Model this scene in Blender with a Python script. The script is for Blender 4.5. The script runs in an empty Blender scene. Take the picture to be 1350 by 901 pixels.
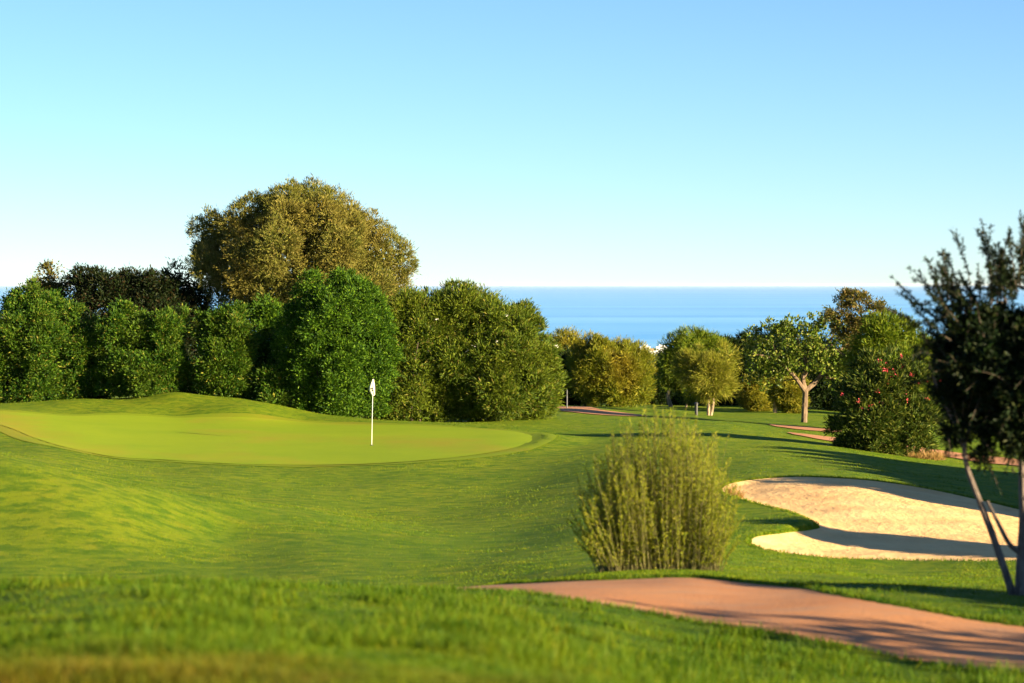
import bpy, math
import numpy as np
from mathutils import Vector
from mathutils.geometry import delaunay_2d_cdt

# ------------------------------------------------------------------ camera, light, exposure
S = bpy.context.scene
COL = S.collection
S.render.engine = 'CYCLES'
S.cycles.use_denoising = True
S.cycles.max_bounces = 6
S.cycles.diffuse_bounces = 3
S.cycles.transmission_bounces = 4
S.cycles.sample_clamp_indirect = 6
F = 3500.0                                   # focal length in photo pixels (1350 wide)
HY = 375.0                                   # eye level row of the photo
cam = bpy.data.cameras.new('camera')
cam.lens = 36 * F / 1350
cam.sensor_width = 36
cam.shift_y = -(450.5 - HY) / 1350
cam.clip_start = 0.1
cam.clip_end = 600000
cam.dof.use_dof = True
cam.dof.focus_distance = 92
cam.dof.aperture_fstop = 2.5
co = bpy.data.objects.new('camera', cam)
co.rotation_euler = (math.pi / 2, 0, 0)
COL.objects.link(co)
S.camera = co

EL, AZ = 13.0, 56.0                          # sun elevation, azimuth to the right of straight behind
w = bpy.data.worlds.new('World')
S.world = w
w.use_nodes = True
_n = w.node_tree.nodes
sky = _n.new('ShaderNodeTexSky')
sky.sky_type = 'NISHITA'
sky.sun_disc = False
sky.sun_elevation = math.radians(EL)
sky.sun_rotation = math.radians(180 - AZ)
sky.altitude = 3000
sky.air_density = 1.0
sky.dust_density = 0.0
sky.ozone_density = 4.0
w.node_tree.links.new(sky.outputs[0], _n['Background'].inputs[0])
_n['Background'].inputs[1].default_value = 0.05
sl = bpy.data.lights.new('sun', 'SUN')
sl.energy = 5.0
sl.angle = math.radians(0.5)
sl.color = (1.0, 0.82, 0.52)
so = bpy.data.objects.new('sun', sl)
_a, _e = math.radians(AZ), math.radians(EL)
SUN = Vector((math.sin(_a) * math.cos(_e), -math.cos(_a) * math.cos(_e), math.sin(_e)))
so.rotation_euler = SUN.to_track_quat('Z', 'Y').to_euler()
COL.objects.link(so)
vs = S.view_settings
vs.view_transform = 'Standard'
vs.look = 'None'
vs.gamma = 1
vs.exposure = 2.0

rng = np.random.default_rng(7)

# ------------------------------------------------------------------ mesh helpers
def new_mesh(name, V, Fq, mat, smooth=False):
    V = np.asarray(V, dtype=np.float32)
    Fq = np.asarray(Fq, dtype=np.int32)
    me = bpy.data.meshes.new(name)
    k = Fq.shape[1]
    me.vertices.add(len(V))
    me.vertices.foreach_set('co', V.ravel())
    me.loops.add(Fq.size)
    me.loops.foreach_set('vertex_index', Fq.ravel())
    me.polygons.add(len(Fq))
    me.polygons.foreach_set('loop_start', np.arange(0, Fq.size, k, dtype=np.int32))
    me.polygons.foreach_set('use_smooth', np.full(len(Fq), smooth, dtype=bool))
    me.update(calc_edges=True)
    me.validate()
    if mat:
        me.materials.append(mat)
    return me

def obj(name, VF, mat, parent=None, smooth=False, loc=None):
    o = bpy.data.objects.new(name, new_mesh(name, VF[0], VF[1], mat, smooth))
    COL.objects.link(o)
    if parent:
        o.parent = parent
    if loc is not None:
        o.location = loc
    return o

def thing(name, label, cat, loc, group=None):
    o = bpy.data.objects.new(name, None)
    o.empty_display_size = 0.3
    COL.objects.link(o)
    o.location = loc
    o['label'] = label
    o['category'] = cat
    if group:
        o['group'] = group
    return o

def tag(o, label, cat, group=None):
    o['label'] = label
    o['category'] = cat
    if group:
        o['group'] = group
    return o

def cat_vf(parts):
    V, Q, n = [], [], 0
    for v, f in parts:
        if len(v) == 0:
            continue
        V.append(np.asarray(v, float)); Q.append(np.asarray(f, int) + n); n += len(v)
    return np.concatenate(V), np.concatenate(Q)

def unit(a):
    return a / np.maximum(np.linalg.norm(a, axis=-1, keepdims=True), 1e-9)

def tube(pts, rad, sides=7, wob=0.0):
    pts = np.asarray(pts, float)
    n = len(pts)
    rad = np.broadcast_to(np.asarray(rad, float), (n,))
    t = np.gradient(pts, axis=0)
    t = unit(t)
    ref = np.array([0.31, 0.95, 0.05])
    a = unit(np.cross(t, ref)); b = np.cross(t, a)
    th = np.linspace(0, 2 * np.pi, sides, endpoint=False)
    rr = rad[:, None] * (1 + wob * rng.normal(size=(n, sides)))
    V = pts[:, None] + rr[..., None] * (np.cos(th)[None, :, None] * a[:, None] + np.sin(th)[None, :, None] * b[:, None])
    V = V.reshape(-1, 3)
    i = np.arange(n - 1)[:, None] * sides + np.arange(sides)[None]
    j = np.arange(n - 1)[:, None] * sides + (np.arange(sides)[None] + 1) % sides
    Q = np.stack([i, j, j + sides, i + sides], -1).reshape(-1, 4)
    # closing cap as a ring of quads to a small centre ring
    m = len(V)
    c = pts[-1] + t[-1] * rad[-1] * .3
    V = np.concatenate([V, c[None] + (V[-sides:] - c) * 0.05])
    e = np.arange(sides)
    Q = np.concatenate([Q, np.stack([m - sides + e, m - sides + (e + 1) % sides, m + (e + 1) % sides, m + e], -1)])
    return V, Q

def smooth_path(pts, n=12):
    pts = np.asarray(pts, float)
    d = np.r_[0, np.cumsum(np.linalg.norm(np.diff(pts, axis=0), axis=1))]
    s = np.linspace(0, d[-1], n)
    p = np.stack([np.interp(s, d, pts[:, k]) for k in range(3)], 1)
    for _ in range(2):
        p[1:-1] = 0.25 * p[:-2] + 0.5 * p[1:-1] + 0.25 * p[2:]
    return p

def box(x0, x1, y0, y1, z0, z1):
    V = np.array([(x, y, z) for z in (z0, z1) for x, y in ((x0, y0), (x1, y0), (x1, y1), (x0, y1))], float)
    Q = np.array([(0, 3, 2, 1), (4, 5, 6, 7), (0, 1, 5, 4), (1, 2, 6, 5), (2, 3, 7, 6), (3, 0, 4, 7)])
    return V, Q

# ------------------------------------------------------------------ terrain height field
# measured stations: direction (as photo column), row, distance in metres -> real ground points
CP = [(0,901,10.5),(675,901,10.5),(1350,1040,10.5),(0,840,14),(0,800,17),(0,771,20),(400,775,20),(400,835,14.5),
(675,791,22),(675,840,15.5),(610,787,22),(900,815,22),(900,763,25.5),(1200,870,20),(1200,801,23),(1350,889,19),(1350,826,22),
(1100,850,20.6),(1100,785,23.8),(750,791,22.5),(750,765,26),(610,771.5,28),(400,788,28),(400,785,34),(200,785,34),(0,785,34),(640,772,34),(0,800,28),(200,795,28),(870,758,27.6),
(1050,768,28),(1335,786,25),(1335,768,30),(1050,751,34),(1200,745,40),(1000,737,38),(1550,805,25),(1550,744,40),
(675,745,38),(675,710,47),(675,670,58),(675,642,68),(675,610,78),(702,585,87),(675,566,96),
(400,735,41),(400,703,46),(400,672,51),(400,671,57),(400,652,64),(400,637,70),(400,625,74),(200,744,39.5),(200,690,44),(200,641,49.5),(200,655,55),(200,636,62),(200,627,68),(200,617,74),
(0,748,39),(0,672,43.5),(0,600,48),(0,625,53),(0,604,62),(0,598,71),(500,690,50),(500,712,45.5),(500,686,55.5),(500,657,64),(500,629,73),(100,748,39),(100,620,48.5),(100,640,54),(100,617,63),(100,606.5,72.5),(300,700,46),(300,657,50.5),(300,664,56),(300,646,63),(300,630,69),
(-250,690,44),(-250,585,48),(-250,620,54),(-250,605,66),
(-250,560,90),
(0,588,79),(0,556,88),(60,579,81),(100,562,89),(100,546,97),(230,547,98.5),(300,590,84),(400,555,97.5),(550,561,95),(620,566,94),
(500,613,77),(300,618,74.3),(300,612,77),(600,603,80),(490,587,85.7),(150,604,78),
(0,533,102.5),(100,529,102),(230,520,103),(330,529,102),(400,543,102),(470,551,101),(0,540,116),(230,540,116),(470,554,108),(620,556,107.5),(-200,540,110),
(740,560,102),(800,577,90),(800,612,72),(800,650,58),(800,700,45),(800,742,36),(750,540,118),(830,548,115),(900,546,125),(935,548,131),
(1000,542,142),(1060,557,121),(1060,543,142),(950,561,100),(950,581,84),(950,610,66),(950,634,57),(1030,572,96),(1100,582,92),
(1350,612,88),(1300,600,96),(1350,555,128),(1160,597,86),(1220,606,84),(1050,600,70),(1050,631,56),(1150,638,55),(1150,615,66),
(1350,688,50),(1350,650,60),(1250,656,54),(1250,626,66),(1150,690,47),(1250,716,44),(1100,722,43),(1050,657,51.5),(1000,651,53),
(1000,688,46),(1060,694,45.5),(1075,706,44.3),(1550,700,50),(1550,640,66),(1550,610,90),(1550,560,128),
(200,525,160),(675,530,160),(1200,545,160),(-300,530,160),(1600,550,160)]
CP = np.array(CP, float)
_cx = (CP[:, 0] - 675) / 100
_cv = np.log(CP[:, 2]) * 8
_cz = -(CP[:, 1] - HY) / F * CP[:, 2]

def _k(d2):
    d2 = np.maximum(d2, 1e-12)
    return 0.5 * d2 * np.log(d2)
_N = len(CP)
_A = np.zeros((_N + 3, _N + 3))
_A[:_N, :_N] = _k((_cx[:, None] - _cx[None]) ** 2 + (_cv[:, None] - _cv[None]) ** 2) + 0.002 * np.eye(_N)
_A[:_N, _N] = 1; _A[:_N, _N + 1] = _cx; _A[:_N, _N + 2] = _cv
_A[_N:, :_N] = _A[:_N, _N:].T
_W = np.linalg.solve(_A, np.r_[_cz, 0, 0, 0])

def far_h(y):
    return np.interp(y, [0, 160, 300, 700, 1500, 2600, 3150, 3300, 3500], [-7, -7.2, -12, -26, -52, -73, -77, -79.6, -83])

def height(x, y):
    x = np.asarray(x, float); y = np.asarray(y, float)
    sh = np.broadcast(x, y).shape
    x = np.broadcast_to(x, sh).ravel(); y = np.broadcast_to(y, sh).ravel()
    out = np.empty(len(x))
    yc = np.clip(y, 9.5, 165)
    u = np.clip(x / yc * F / 100, -11, 11)
    v = np.log(yc) * 8
    for i in range(0, len(x), 20000):
        s = slice(i, i + 20000)
        out[s] = _k((u[s, None] - _cx) ** 2 + (v[s, None] - _cv) ** 2) @ _W[:_N] + _W[_N] + _W[_N + 1] * u[s] + _W[_N + 2] * v[s]
    b = np.clip((y - 150) / 60, 0, 1)
    out = out * (1 - b) + far_h(y) * b
    b = np.clip((9.5 - y) / 6, 0, 1)
    out = out * (1 - b) - 1.62 * b
    # gentle unevenness
    a = np.clip((y - 8) / 20, 0, 1)
    out += a * 0.018 * (np.sin(x * 0.9 + 1.3 * np.sin(y * .31)) * np.sin(y * 0.43 + .7 * np.sin(x * .5)) + .6 * np.sin(x * 2.1 + y * .77) * np.sin(y * 1.1 - x * .4))
    return out.reshape(sh)

def h1(x, y):
    return float(height(np.array([x]), np.array([y]))[0])

_YS = np.exp(np.linspace(math.log(10), math.log(160), 1400))
def ground_at(px, py):
    """where the sight line through a photo position meets the terrain"""
    x = (px - 675) / F * _YS
    z = -(py - HY) / F * _YS
    d = z - height(x, _YS)
    i = np.argmax(d < 0) if (d < 0).any() else np.argmin(d)
    if i == 0:
        return np.array([x[0], _YS[0]])
    f = d[i - 1] / (d[i - 1] - d[i] + 1e-9)
    Y = _YS[i - 1] + np.clip(f, 0, 1) * (_YS[i] - _YS[i - 1])
    return np.array([(px - 675) / F * Y, Y])

def outline(pxs):
    return np.array([ground_at(*p) for p in pxs])

def chaikin(P, n=2, closed=True):
    for _ in range(n):
        Q = np.roll(P, -1, 0)
        P = np.stack([.75 * P + .25 * Q, .25 * P + .75 * Q], 1).reshape(-1, 2)
    return P

def resample(P, step):
    Q = np.vstack([P, P[:1]])
    d = np.r_[0, np.cumsum(np.linalg.norm(np.diff(Q, axis=0), axis=1))]
    s = np.linspace(0, d[-1], max(12, int(d[-1] / step)), endpoint=False)
    return np.stack([np.interp(s, d, Q[:, 0]), np.interp(s, d, Q[:, 1])], 1)

def inside(P, x, y):
    r = np.zeros(x.shape, bool)
    Q = np.roll(P, -1, 0)
    for (x0, y0), (x1, y1) in zip(P, Q):
        c = ((y0 > y) != (y1 > y)) & (x < (x1 - x0) * (y - y0) / (y1 - y0 + 1e-15) + x0)
        r ^= c
    return r

def sdist(P, x, y):
    """distance to outline, positive inside"""
    d = np.full(x.shape, 1e9)
    Q = np.roll(P, -1, 0)
    for a, b in zip(P, Q):
        ab = b - a
        t = np.clip(((x - a[0]) * ab[0] + (y - a[1]) * ab[1]) / (ab @ ab + 1e-12), 0, 1)
        d = np.minimum(d, (x - a[0] - t * ab[0]) ** 2 + (y - a[1] - t * ab[1]) ** 2)
    d = np.sqrt(d)
    return np.where(inside(P, x, y), d, -d)

# outlines on the ground
GREEN = outline([(60,549),(150,547),(260,549),(400,556),(520,560),(610,566),(680,573),(706,580),(700,588),(660,597),(600,604),(500,611),(400,614),(300,612),(210,607),(150,603),(110,592),(60,578),(10,558),(-40,552),(-120,545)])
GREEN = resample(chaikin(GREEN), .5)
_gx = np.array([p for p in GREEN])
_gc, _gs = np.meshgrid(np.linspace(GREEN[:, 0].min(), GREEN[:, 0].max(), 40), np.linspace(GREEN[:, 1].min(), GREEN[:, 1].max(), 40))
_gm = inside(GREEN, _gc.ravel(), _gs.ravel())
_gq = np.stack([np.ones(_gm.sum()), _gc.ravel()[_gm], _gs.ravel()[_gm], _gc.ravel()[_gm] ** 2], 1)
_GP = np.linalg.lstsq(_gq, height(_gc.ravel()[_gm], _gs.ravel()[_gm]), rcond=None)[0]
_raw = height
def height(x, y):
    """terrain with the putting surface graded to an even, gently tilted plane"""
    z = _raw(x, y)
    x = np.broadcast_to(np.asarray(x, float), z.shape); y = np.broadcast_to(np.asarray(y, float), z.shape)
    m = (x > -32) & (x < 6) & (y > 70) & (y < 106)
    if m.any():
        z = z.copy()
        wgt = .85 * np.clip(sdist(GREEN, x[m], y[m]) / 2.5 + .75, 0, 1)
        z[m] = z[m] * (1 - wgt) + wgt * (_GP[0] + _GP[1] * x[m] + _GP[2] * y[m] + _GP[3] * x[m] ** 2)
    return z
SAND = outline([(949,650),(958,641),(985,635),(1040,631),(1100,633),(1160,638),(1220,646),(1280,659),(1350,676),(1420,690),(1480,712),(1460,735),(1380,744),(1310,744),(1200,742),(1100,740),(1040,734),(1000,727),(989,719),(995,710),(1030,706),(1064,703),(1076,700.5),(1081,699),(1082,698),(1080,696.5),(1069,690),(1040,677),(1000,667),(965,658)])
SAND = resample(chaikin(SAND), .25)
_far = [ground_at(*p) for p in ((612,772),(660,769.5),(750,765.5),(850,762),(950,763),(1050,772),(1100,784),(1200,800),(1350,826))]
_near = [ground_at(*p) for p in ((1350,889),(1200,869),(1100,849),(1000,831),(900,815),(820,802),(750,790),(700,782))]
PATH = np.array([(-6, 28.6), (-4, 29.2), (-2, 28.9)] + _far + [np.array((6.5, 20.6)), np.array((9, 18.5)), np.array((7.6, 16.2)), np.array((5.2, 18.2))] + _near + [np.array((-.6, 25.0)), np.array((-1.8, 26.2)), np.array((-4, 26.8)), np.array((-6, 26.4))])
PATH = resample(chaikin(PATH), .25)
FPATH = resample(chaikin(outline([(715,541),(735,537),(765,536),(790,541),(830,546),(860,549),(830,550),(780,547),(740,543)])), .5)
RPATH = resample(chaikin(outline([(1030,570),(1060,573),(1120,580),(1200,589),(1290,601),(1360,609),(1420,615),(1420,622),(1350,616),(1280,608),(1200,597),(1110,585),(1060,577)])), .5)
TPATH = resample(chaikin(outline([(1004,559),(1040,562),(1075,565),(1110,568),(1110,571),(1075,569),(1040,566)])), .5)

TIP = ground_at(1068, 697)
GT = ground_at(706, 580)
def relief(x, y):
    """small built-up shapes: bunker dish, grass tongue, collar of the green"""
    o = np.zeros(np.shape(x))
    m = (x > 1) & (x < 16) & (y > 34) & (y < 66)
    if m.any():
        d = sdist(SAND, x[m], y[m])
        dd = np.where(d > 0, -0.13 * np.clip(d / .25, 0, 1), 0.05 * np.exp(-(d / .5) ** 2))
        tg = .12 * np.exp(-((x[m] - TIP[0] + .35) ** 2 / .9 + (y[m] - TIP[1]) ** 2 / 2.2)) * np.clip(-d / .2, 0, 1)
        o[m] = dd + tg
    m = (x > -25) & (x < 8) & (y > 70) & (y < 108)
    if m.any():
        d = sdist(GREEN, x[m], y[m])
        right = np.clip(1 - ((x[m] - GT[0]) ** 2 + (y[m] - GT[1]) ** 2) / 20, 0, 1)
        o[m] += np.where(d < 0, (.008 + .10 * right) * np.clip(-d / .35, 0, 1) * np.exp(-(np.maximum(-d - .3, 0) / 1.2) ** 2), -0.02)
    m = (x > -8) & (x < 12) & (y > 14) & (y < 32)
    if m.any():
        d = sdist(PATH, x[m], y[m])
        o[m] += np.where(d > 0, -0.05 * np.clip(d / .2, 0, 1), 0)
    return o

def hr(x, y):
    return height(x, y) + relief(np.asarray(x, float), np.asarray(y, float))

# ------------------------------------------------------------------ materials
def nodes(name):
    m = bpy.data.materials.new(name)
    m.use_nodes = True
    nt = m.node_tree
    return m, nt, nt.nodes, nt.links, nt.nodes['Principled BSDF']

def noise(nt, scale, detail=4, rough=.6, vec=None):
    n = nt.nodes.new('ShaderNodeTexNoise')
    n.inputs['Scale'].default_value = scale
    n.inputs['Detail'].default_value = detail
    n.inputs['Roughness'].default_value = rough
    if vec is not None:
        nt.links.new(vec, n.inputs['Vector'])
    return n.outputs['Fac']

def ramp(nt, fac, stops):
    r = nt.nodes.new('ShaderNodeValToRGB')
    el = r.color_ramp.elements
    while len(el) < len(stops):
        el.new(.5)
    for e, (p, c) in zip(el, stops):
        e.position = p
        e.color = tuple(c) + (1,) if len(c) == 3 else c
    nt.links.new(fac, r.inputs['Fac'])
    return r.outputs['Color']

def mix(nt, a, b, fac, mode='MIX'):
    n = nt.nodes.new('ShaderNodeMix')
    n.data_type = 'RGBA'
    n.blend_type = mode
    for s, v in ((n.inputs[6], a), (n.inputs[7], b), (n.inputs[0], fac)):
        if hasattr(v, 'is_linked'):
            nt.links.new(v, s)
        elif isinstance(v, (tuple, list)):
            s.default_value = tuple(v) + (1,)
        else:
            s.default_value = v
    return n.outputs[2]

def bump(nt, h, strength, dist, bs):
    b = nt.nodes.new('ShaderNodeBump')
    b.inputs['Strength'].default_value = strength
    b.inputs['Distance'].default_value = dist
    nt.links.new(h, b.inputs['Height'])
    nt.links.new(b.outputs[0], bs.inputs['Normal'])

def position(nt, scale=(1, 1, 1)):
    g = nt.nodes.new('ShaderNodeNewGeometry')
    mp = nt.nodes.new('ShaderNodeMapping')
    mp.inputs['Scale'].default_value = scale
    nt.links.new(g.outputs['Position'], mp.inputs['Vector'])
    return mp.outputs[0]

def turf_colour(nt):
    """patchy fairway turf: green, sparse yellowed and worn spots, and the drier near rise"""
    p = position(nt)
    big = noise(nt, .12, 3, .55, p)
    mid = noise(nt, 1.5, 5, .65, p)
    fine = noise(nt, 6, 4, .7, p)
    c = ramp(nt, big, [(.3, (.118, .185, .004)), (.7, (.195, .24, .006))])
    c = mix(nt, c, (.29, .25, .014), ramp(nt, mid, [(.52, (0, 0, 0)), (.76, (.5, .5, .5))]))
    c = mix(nt, c, (.06, .125, .003), ramp(nt, mid, [(.34, (.6, .6, .6)), (.5, (0, 0, 0))]))
    c = mix(nt, c, (.40, .28, .03), ramp(nt, fine, [(.62, (0, 0, 0)), (.8, (.55, .55, .55))]))
    c = mix(nt, c, (.05, .12, .003), ramp(nt, noise(nt, 2.6, 4, .65, p), [(.38, (.75, .75, .75)), (.54, (0, 0, 0))]))
    # lusher, darker grass on the near rise
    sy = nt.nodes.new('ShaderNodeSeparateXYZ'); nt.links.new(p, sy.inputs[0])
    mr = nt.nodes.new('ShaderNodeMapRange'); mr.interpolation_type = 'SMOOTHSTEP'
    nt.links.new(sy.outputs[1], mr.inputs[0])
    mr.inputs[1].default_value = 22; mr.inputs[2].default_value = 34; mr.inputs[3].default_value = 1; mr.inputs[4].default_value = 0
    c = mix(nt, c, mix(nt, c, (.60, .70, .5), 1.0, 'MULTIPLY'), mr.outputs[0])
    # the trodden brown patch at the camera's feet
    d = nt.nodes.new('ShaderNodeVectorMath'); d.operation = 'DISTANCE'
    mp = nt.nodes.new('ShaderNodeMapping'); mp.inputs['Scale'].default_value = (.16, .15, 0)
    nt.links.new(p, mp.inputs[0]); nt.links.new(mp.outputs[0], d.inputs[0])
    d.inputs[1].default_value = (-3.0 * .16, 8.6 * .15, 0)
    ad = nt.nodes.new('ShaderNodeMath'); ad.operation = 'MULTIPLY_ADD'
    nt.links.new(mid, ad.inputs[0]); ad.inputs[1].default_value = .9; nt.links.new(d.outputs['Value'], ad.inputs[2])
    c = mix(nt, c, (.175, .125, .011), ramp(nt, ad.outputs[0], [(.6, (.85, .85, .85)), (1.8, (0, 0, 0))]))
    return c

def mat_turf():
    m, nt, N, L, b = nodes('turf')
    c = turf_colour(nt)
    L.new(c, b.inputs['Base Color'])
    b.inputs['Roughness'].default_value = .9
    b.inputs['Specular IOR Level'].default_value = .1
    p = position(nt)
    bump(nt, noise(nt, 22, 5, .75, p), .9, .04, b)
    return m

def mat_blade():
    m, nt, N, L, b = nodes('grass_blade')
    g = N.new('ShaderNodeNewGeometry')
    c = turf_colour(nt)
    c = mix(nt, c, ramp(nt, g.outputs['Random Per Island'], [(0, (.62, .85, .5)), (.6, (1, 1, 1)), (.92, (1.25, 1.1, 1)), (1, (2.0, 1.3, 1.6))]), 1.0, 'MULTIPLY')
    L.new(c, b.inputs['Base Color'])
    b.inputs['Roughness'].default_value = .6
    b.inputs['Specular IOR Level'].default_value = .15
    t = N.new('ShaderNodeBsdfTranslucent'); L.new(c, t.inputs['Color'])
    mx = N.new('ShaderNodeMixShader'); mx.inputs[0].default_value = .35
    L.new(b.outputs[0], mx.inputs[1]); L.new(t.outputs[0], mx.inputs[2])
    L.new(mx.outputs[0], N['Material Output'].inputs['Surface'])
    return m

def mat_green(name='putting_surface', k=1.0):
    m, nt, N, L, b = nodes(name)
    p = position(nt, (1, 1, 1))
    c = ramp(nt, noise(nt, .35, 4, .6, p), [(.3, (.22, .30, .007)), (.7, (.27, .33, .008))])
    c = mix(nt, c, (.33, .25, .02), ramp(nt, noise(nt, .16, 3, .6, position(nt, (1.3, .8, 1))), [(.5, (0, 0, 0)), (.7, (.7, .7, .7))]))
    c = mix(nt, c, (.2, .26, .006), ramp(nt, noise(nt, 5, 5, .7, p), [(.5, (0, 0, 0)), (.8, (.4, .4, .4))]))
    c = mix(nt, c, (k * .96, k, k), 1.0, 'MULTIPLY')
    L.new(c, b.inputs['Base Color'])
    b.inputs['Roughness'].default_value = .85
    b.inputs['Specular IOR Level'].default_value = .1
    bump(nt, noise(nt, 30, 4, .7, p), .5, .012, b)
    return m

def mat_sand():
    m, nt, N, L, b = nodes('sand')
    p = position(nt)
    c = ramp(nt, noise(nt, .9, 5, .65, p), [(.3, (.78, .45, .185)), (.7, (.88, .57, .265))])
    c = mix(nt, c, (.56, .35, .17), ramp(nt, noise(nt, 3.5, 5, .7, position(nt, (1, .35, 1))), [(.56, (0, 0, 0)), (.78, (.7, .7, .7))]))
    L.new(c, b.inputs['Base Color'])
    b.inputs['Roughness'].default_value = .95
    b.inputs['Specular IOR Level'].default_value = .05
    h1_ = noise(nt, 3.2, 5, .65, position(nt, (1, .6, 1)))
    wv = N.new('ShaderNodeTexWave')                       # rake lines
    wv.bands_direction = 'Y'
    wv.inputs['Scale'].default_value = 2.6
    wv.inputs['Distortion'].default_value = 5
    wv.inputs['Detail Scale'].default_value = .35
    L.new(position(nt, (.35, 1, 1)), wv.inputs['Vector'])
    ad = N.new('ShaderNodeMath'); ad.operation = 'MULTIPLY_ADD'
    L.new(wv.outputs['Fac'], ad.inputs[0]); ad.inputs[1].default_value = .18; L.new(h1_, ad.inputs[2])
    bump(nt, ad.outputs[0], .5, .11, b)
    return m

def mat_path():
    m, nt, N, L, b = nodes('path_paving')
    p = position(nt)
    c = ramp(nt, noise(nt, .8, 4, .6, p), [(.3, (.42, .155, .045)), (.7, (.56, .24, .082))])
    c = mix(nt, c, (.36, .20, .11), ramp(nt, noise(nt, 1.7, 5, .7, position(nt, (.5, 1.6, 1))), [(.5, (0, 0, 0)), (.68, (.75, .75, .75))]))
    c = mix(nt, c, (.30, .16, .09), ramp(nt, noise(nt, 9, 5, .75, p), [(.5, (0, 0, 0)), (.8, (.7, .7, .7))]))
    L.new(c, b.inputs['Base Color'])
    b.inputs['Roughness'].default_value = .9
    bump(nt, noise(nt, 25, 4, .7, p), .5, .02, b)
    return m

def mat_sea():
    m, nt, N, L, b = nodes('sea_water')
    p = position(nt, (.00012, .0011, 1))
    big = noise(nt, 1.0, 4, .6, p)
    p2 = position(nt, (.0011, .008, 1))
    fine = noise(nt, 1.0, 5, .6, p2)
    c = ramp(nt, big, [(.34, (.08, .40, .84)), (.66, (.24, .63, .95))])
    c = mix(nt, c, (.36, .66, .90), ramp(nt, fine, [(.46, (0, 0, 0)), (.75, (.8, .8, .8))]))
    L.new(c, b.inputs['Base Color'])
    b.inputs['Roughness'].default_value = .28
    b.inputs['IOR'].default_value = 1.33
    pw = position(nt, (.05, .18, 1))
    bump(nt, noise(nt, 1.0, 4, .6, pw), .25, 2.0, b)
    return m

def mat_leaf(name, stops, patch=None, trans=.22, rough=.55, spec=.15, pscale=.8):
    m, nt, N, L, b = nodes(name)
    g = N.new('ShaderNodeNewGeometry')
    c = ramp(nt, g.outputs['Random Per Island'], stops)
    if patch:
        c = mix(nt, c, patch, ramp(nt, noise(nt, pscale, 4, .65, position(nt)), [(.45, (0, 0, 0)), (.72, (.8, .8, .8))]))
    L.new(c, b.inputs['Base Color'])
    b.inputs['Roughness'].default_value = rough
    b.inputs['Specular IOR Level'].default_value = spec
    t = N.new('ShaderNodeBsdfTranslucent'); L.new(c, t.inputs['Color'])
    mx = N.new('ShaderNodeMixShader'); mx.inputs[0].default_value = trans
    L.new(b.outputs[0], mx.inputs[1]); L.new(t.outputs[0], mx.inputs[2])
    L.new(mx.outputs[0], N['Material Output'].inputs['Surface'])
    return m

def mat_bark(name, c0, c1, scale=6):
    m, nt, N, L, b = nodes(name)
    p = position(nt, (1, 1, .35))
    f = noise(nt, scale, 5, .7, p)
    L.new(ramp(nt, f, [(.3, c0), (.7, c1)]), b.inputs['Base Color'])
    b.inputs['Roughness'].default_value = .9
    bump(nt, f, .7, .05, b)
    return m

def mat_plain(name, col, rough=.5, var=.15, scale=8, metal=0):
    m, nt, N, L, b = nodes(name)
    f = noise(nt, scale, 3, .6, position(nt))
    L.new(ramp(nt, f, [(.3, tuple(v * (1 - var) for v in col)), (.7, tuple(min(1, v * (1 + var)) for v in col))]), b.inputs['Base Color'])
    b.inputs['Roughness'].default_value = rough
    b.inputs['Metallic'].default_value = metal
    return m

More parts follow.
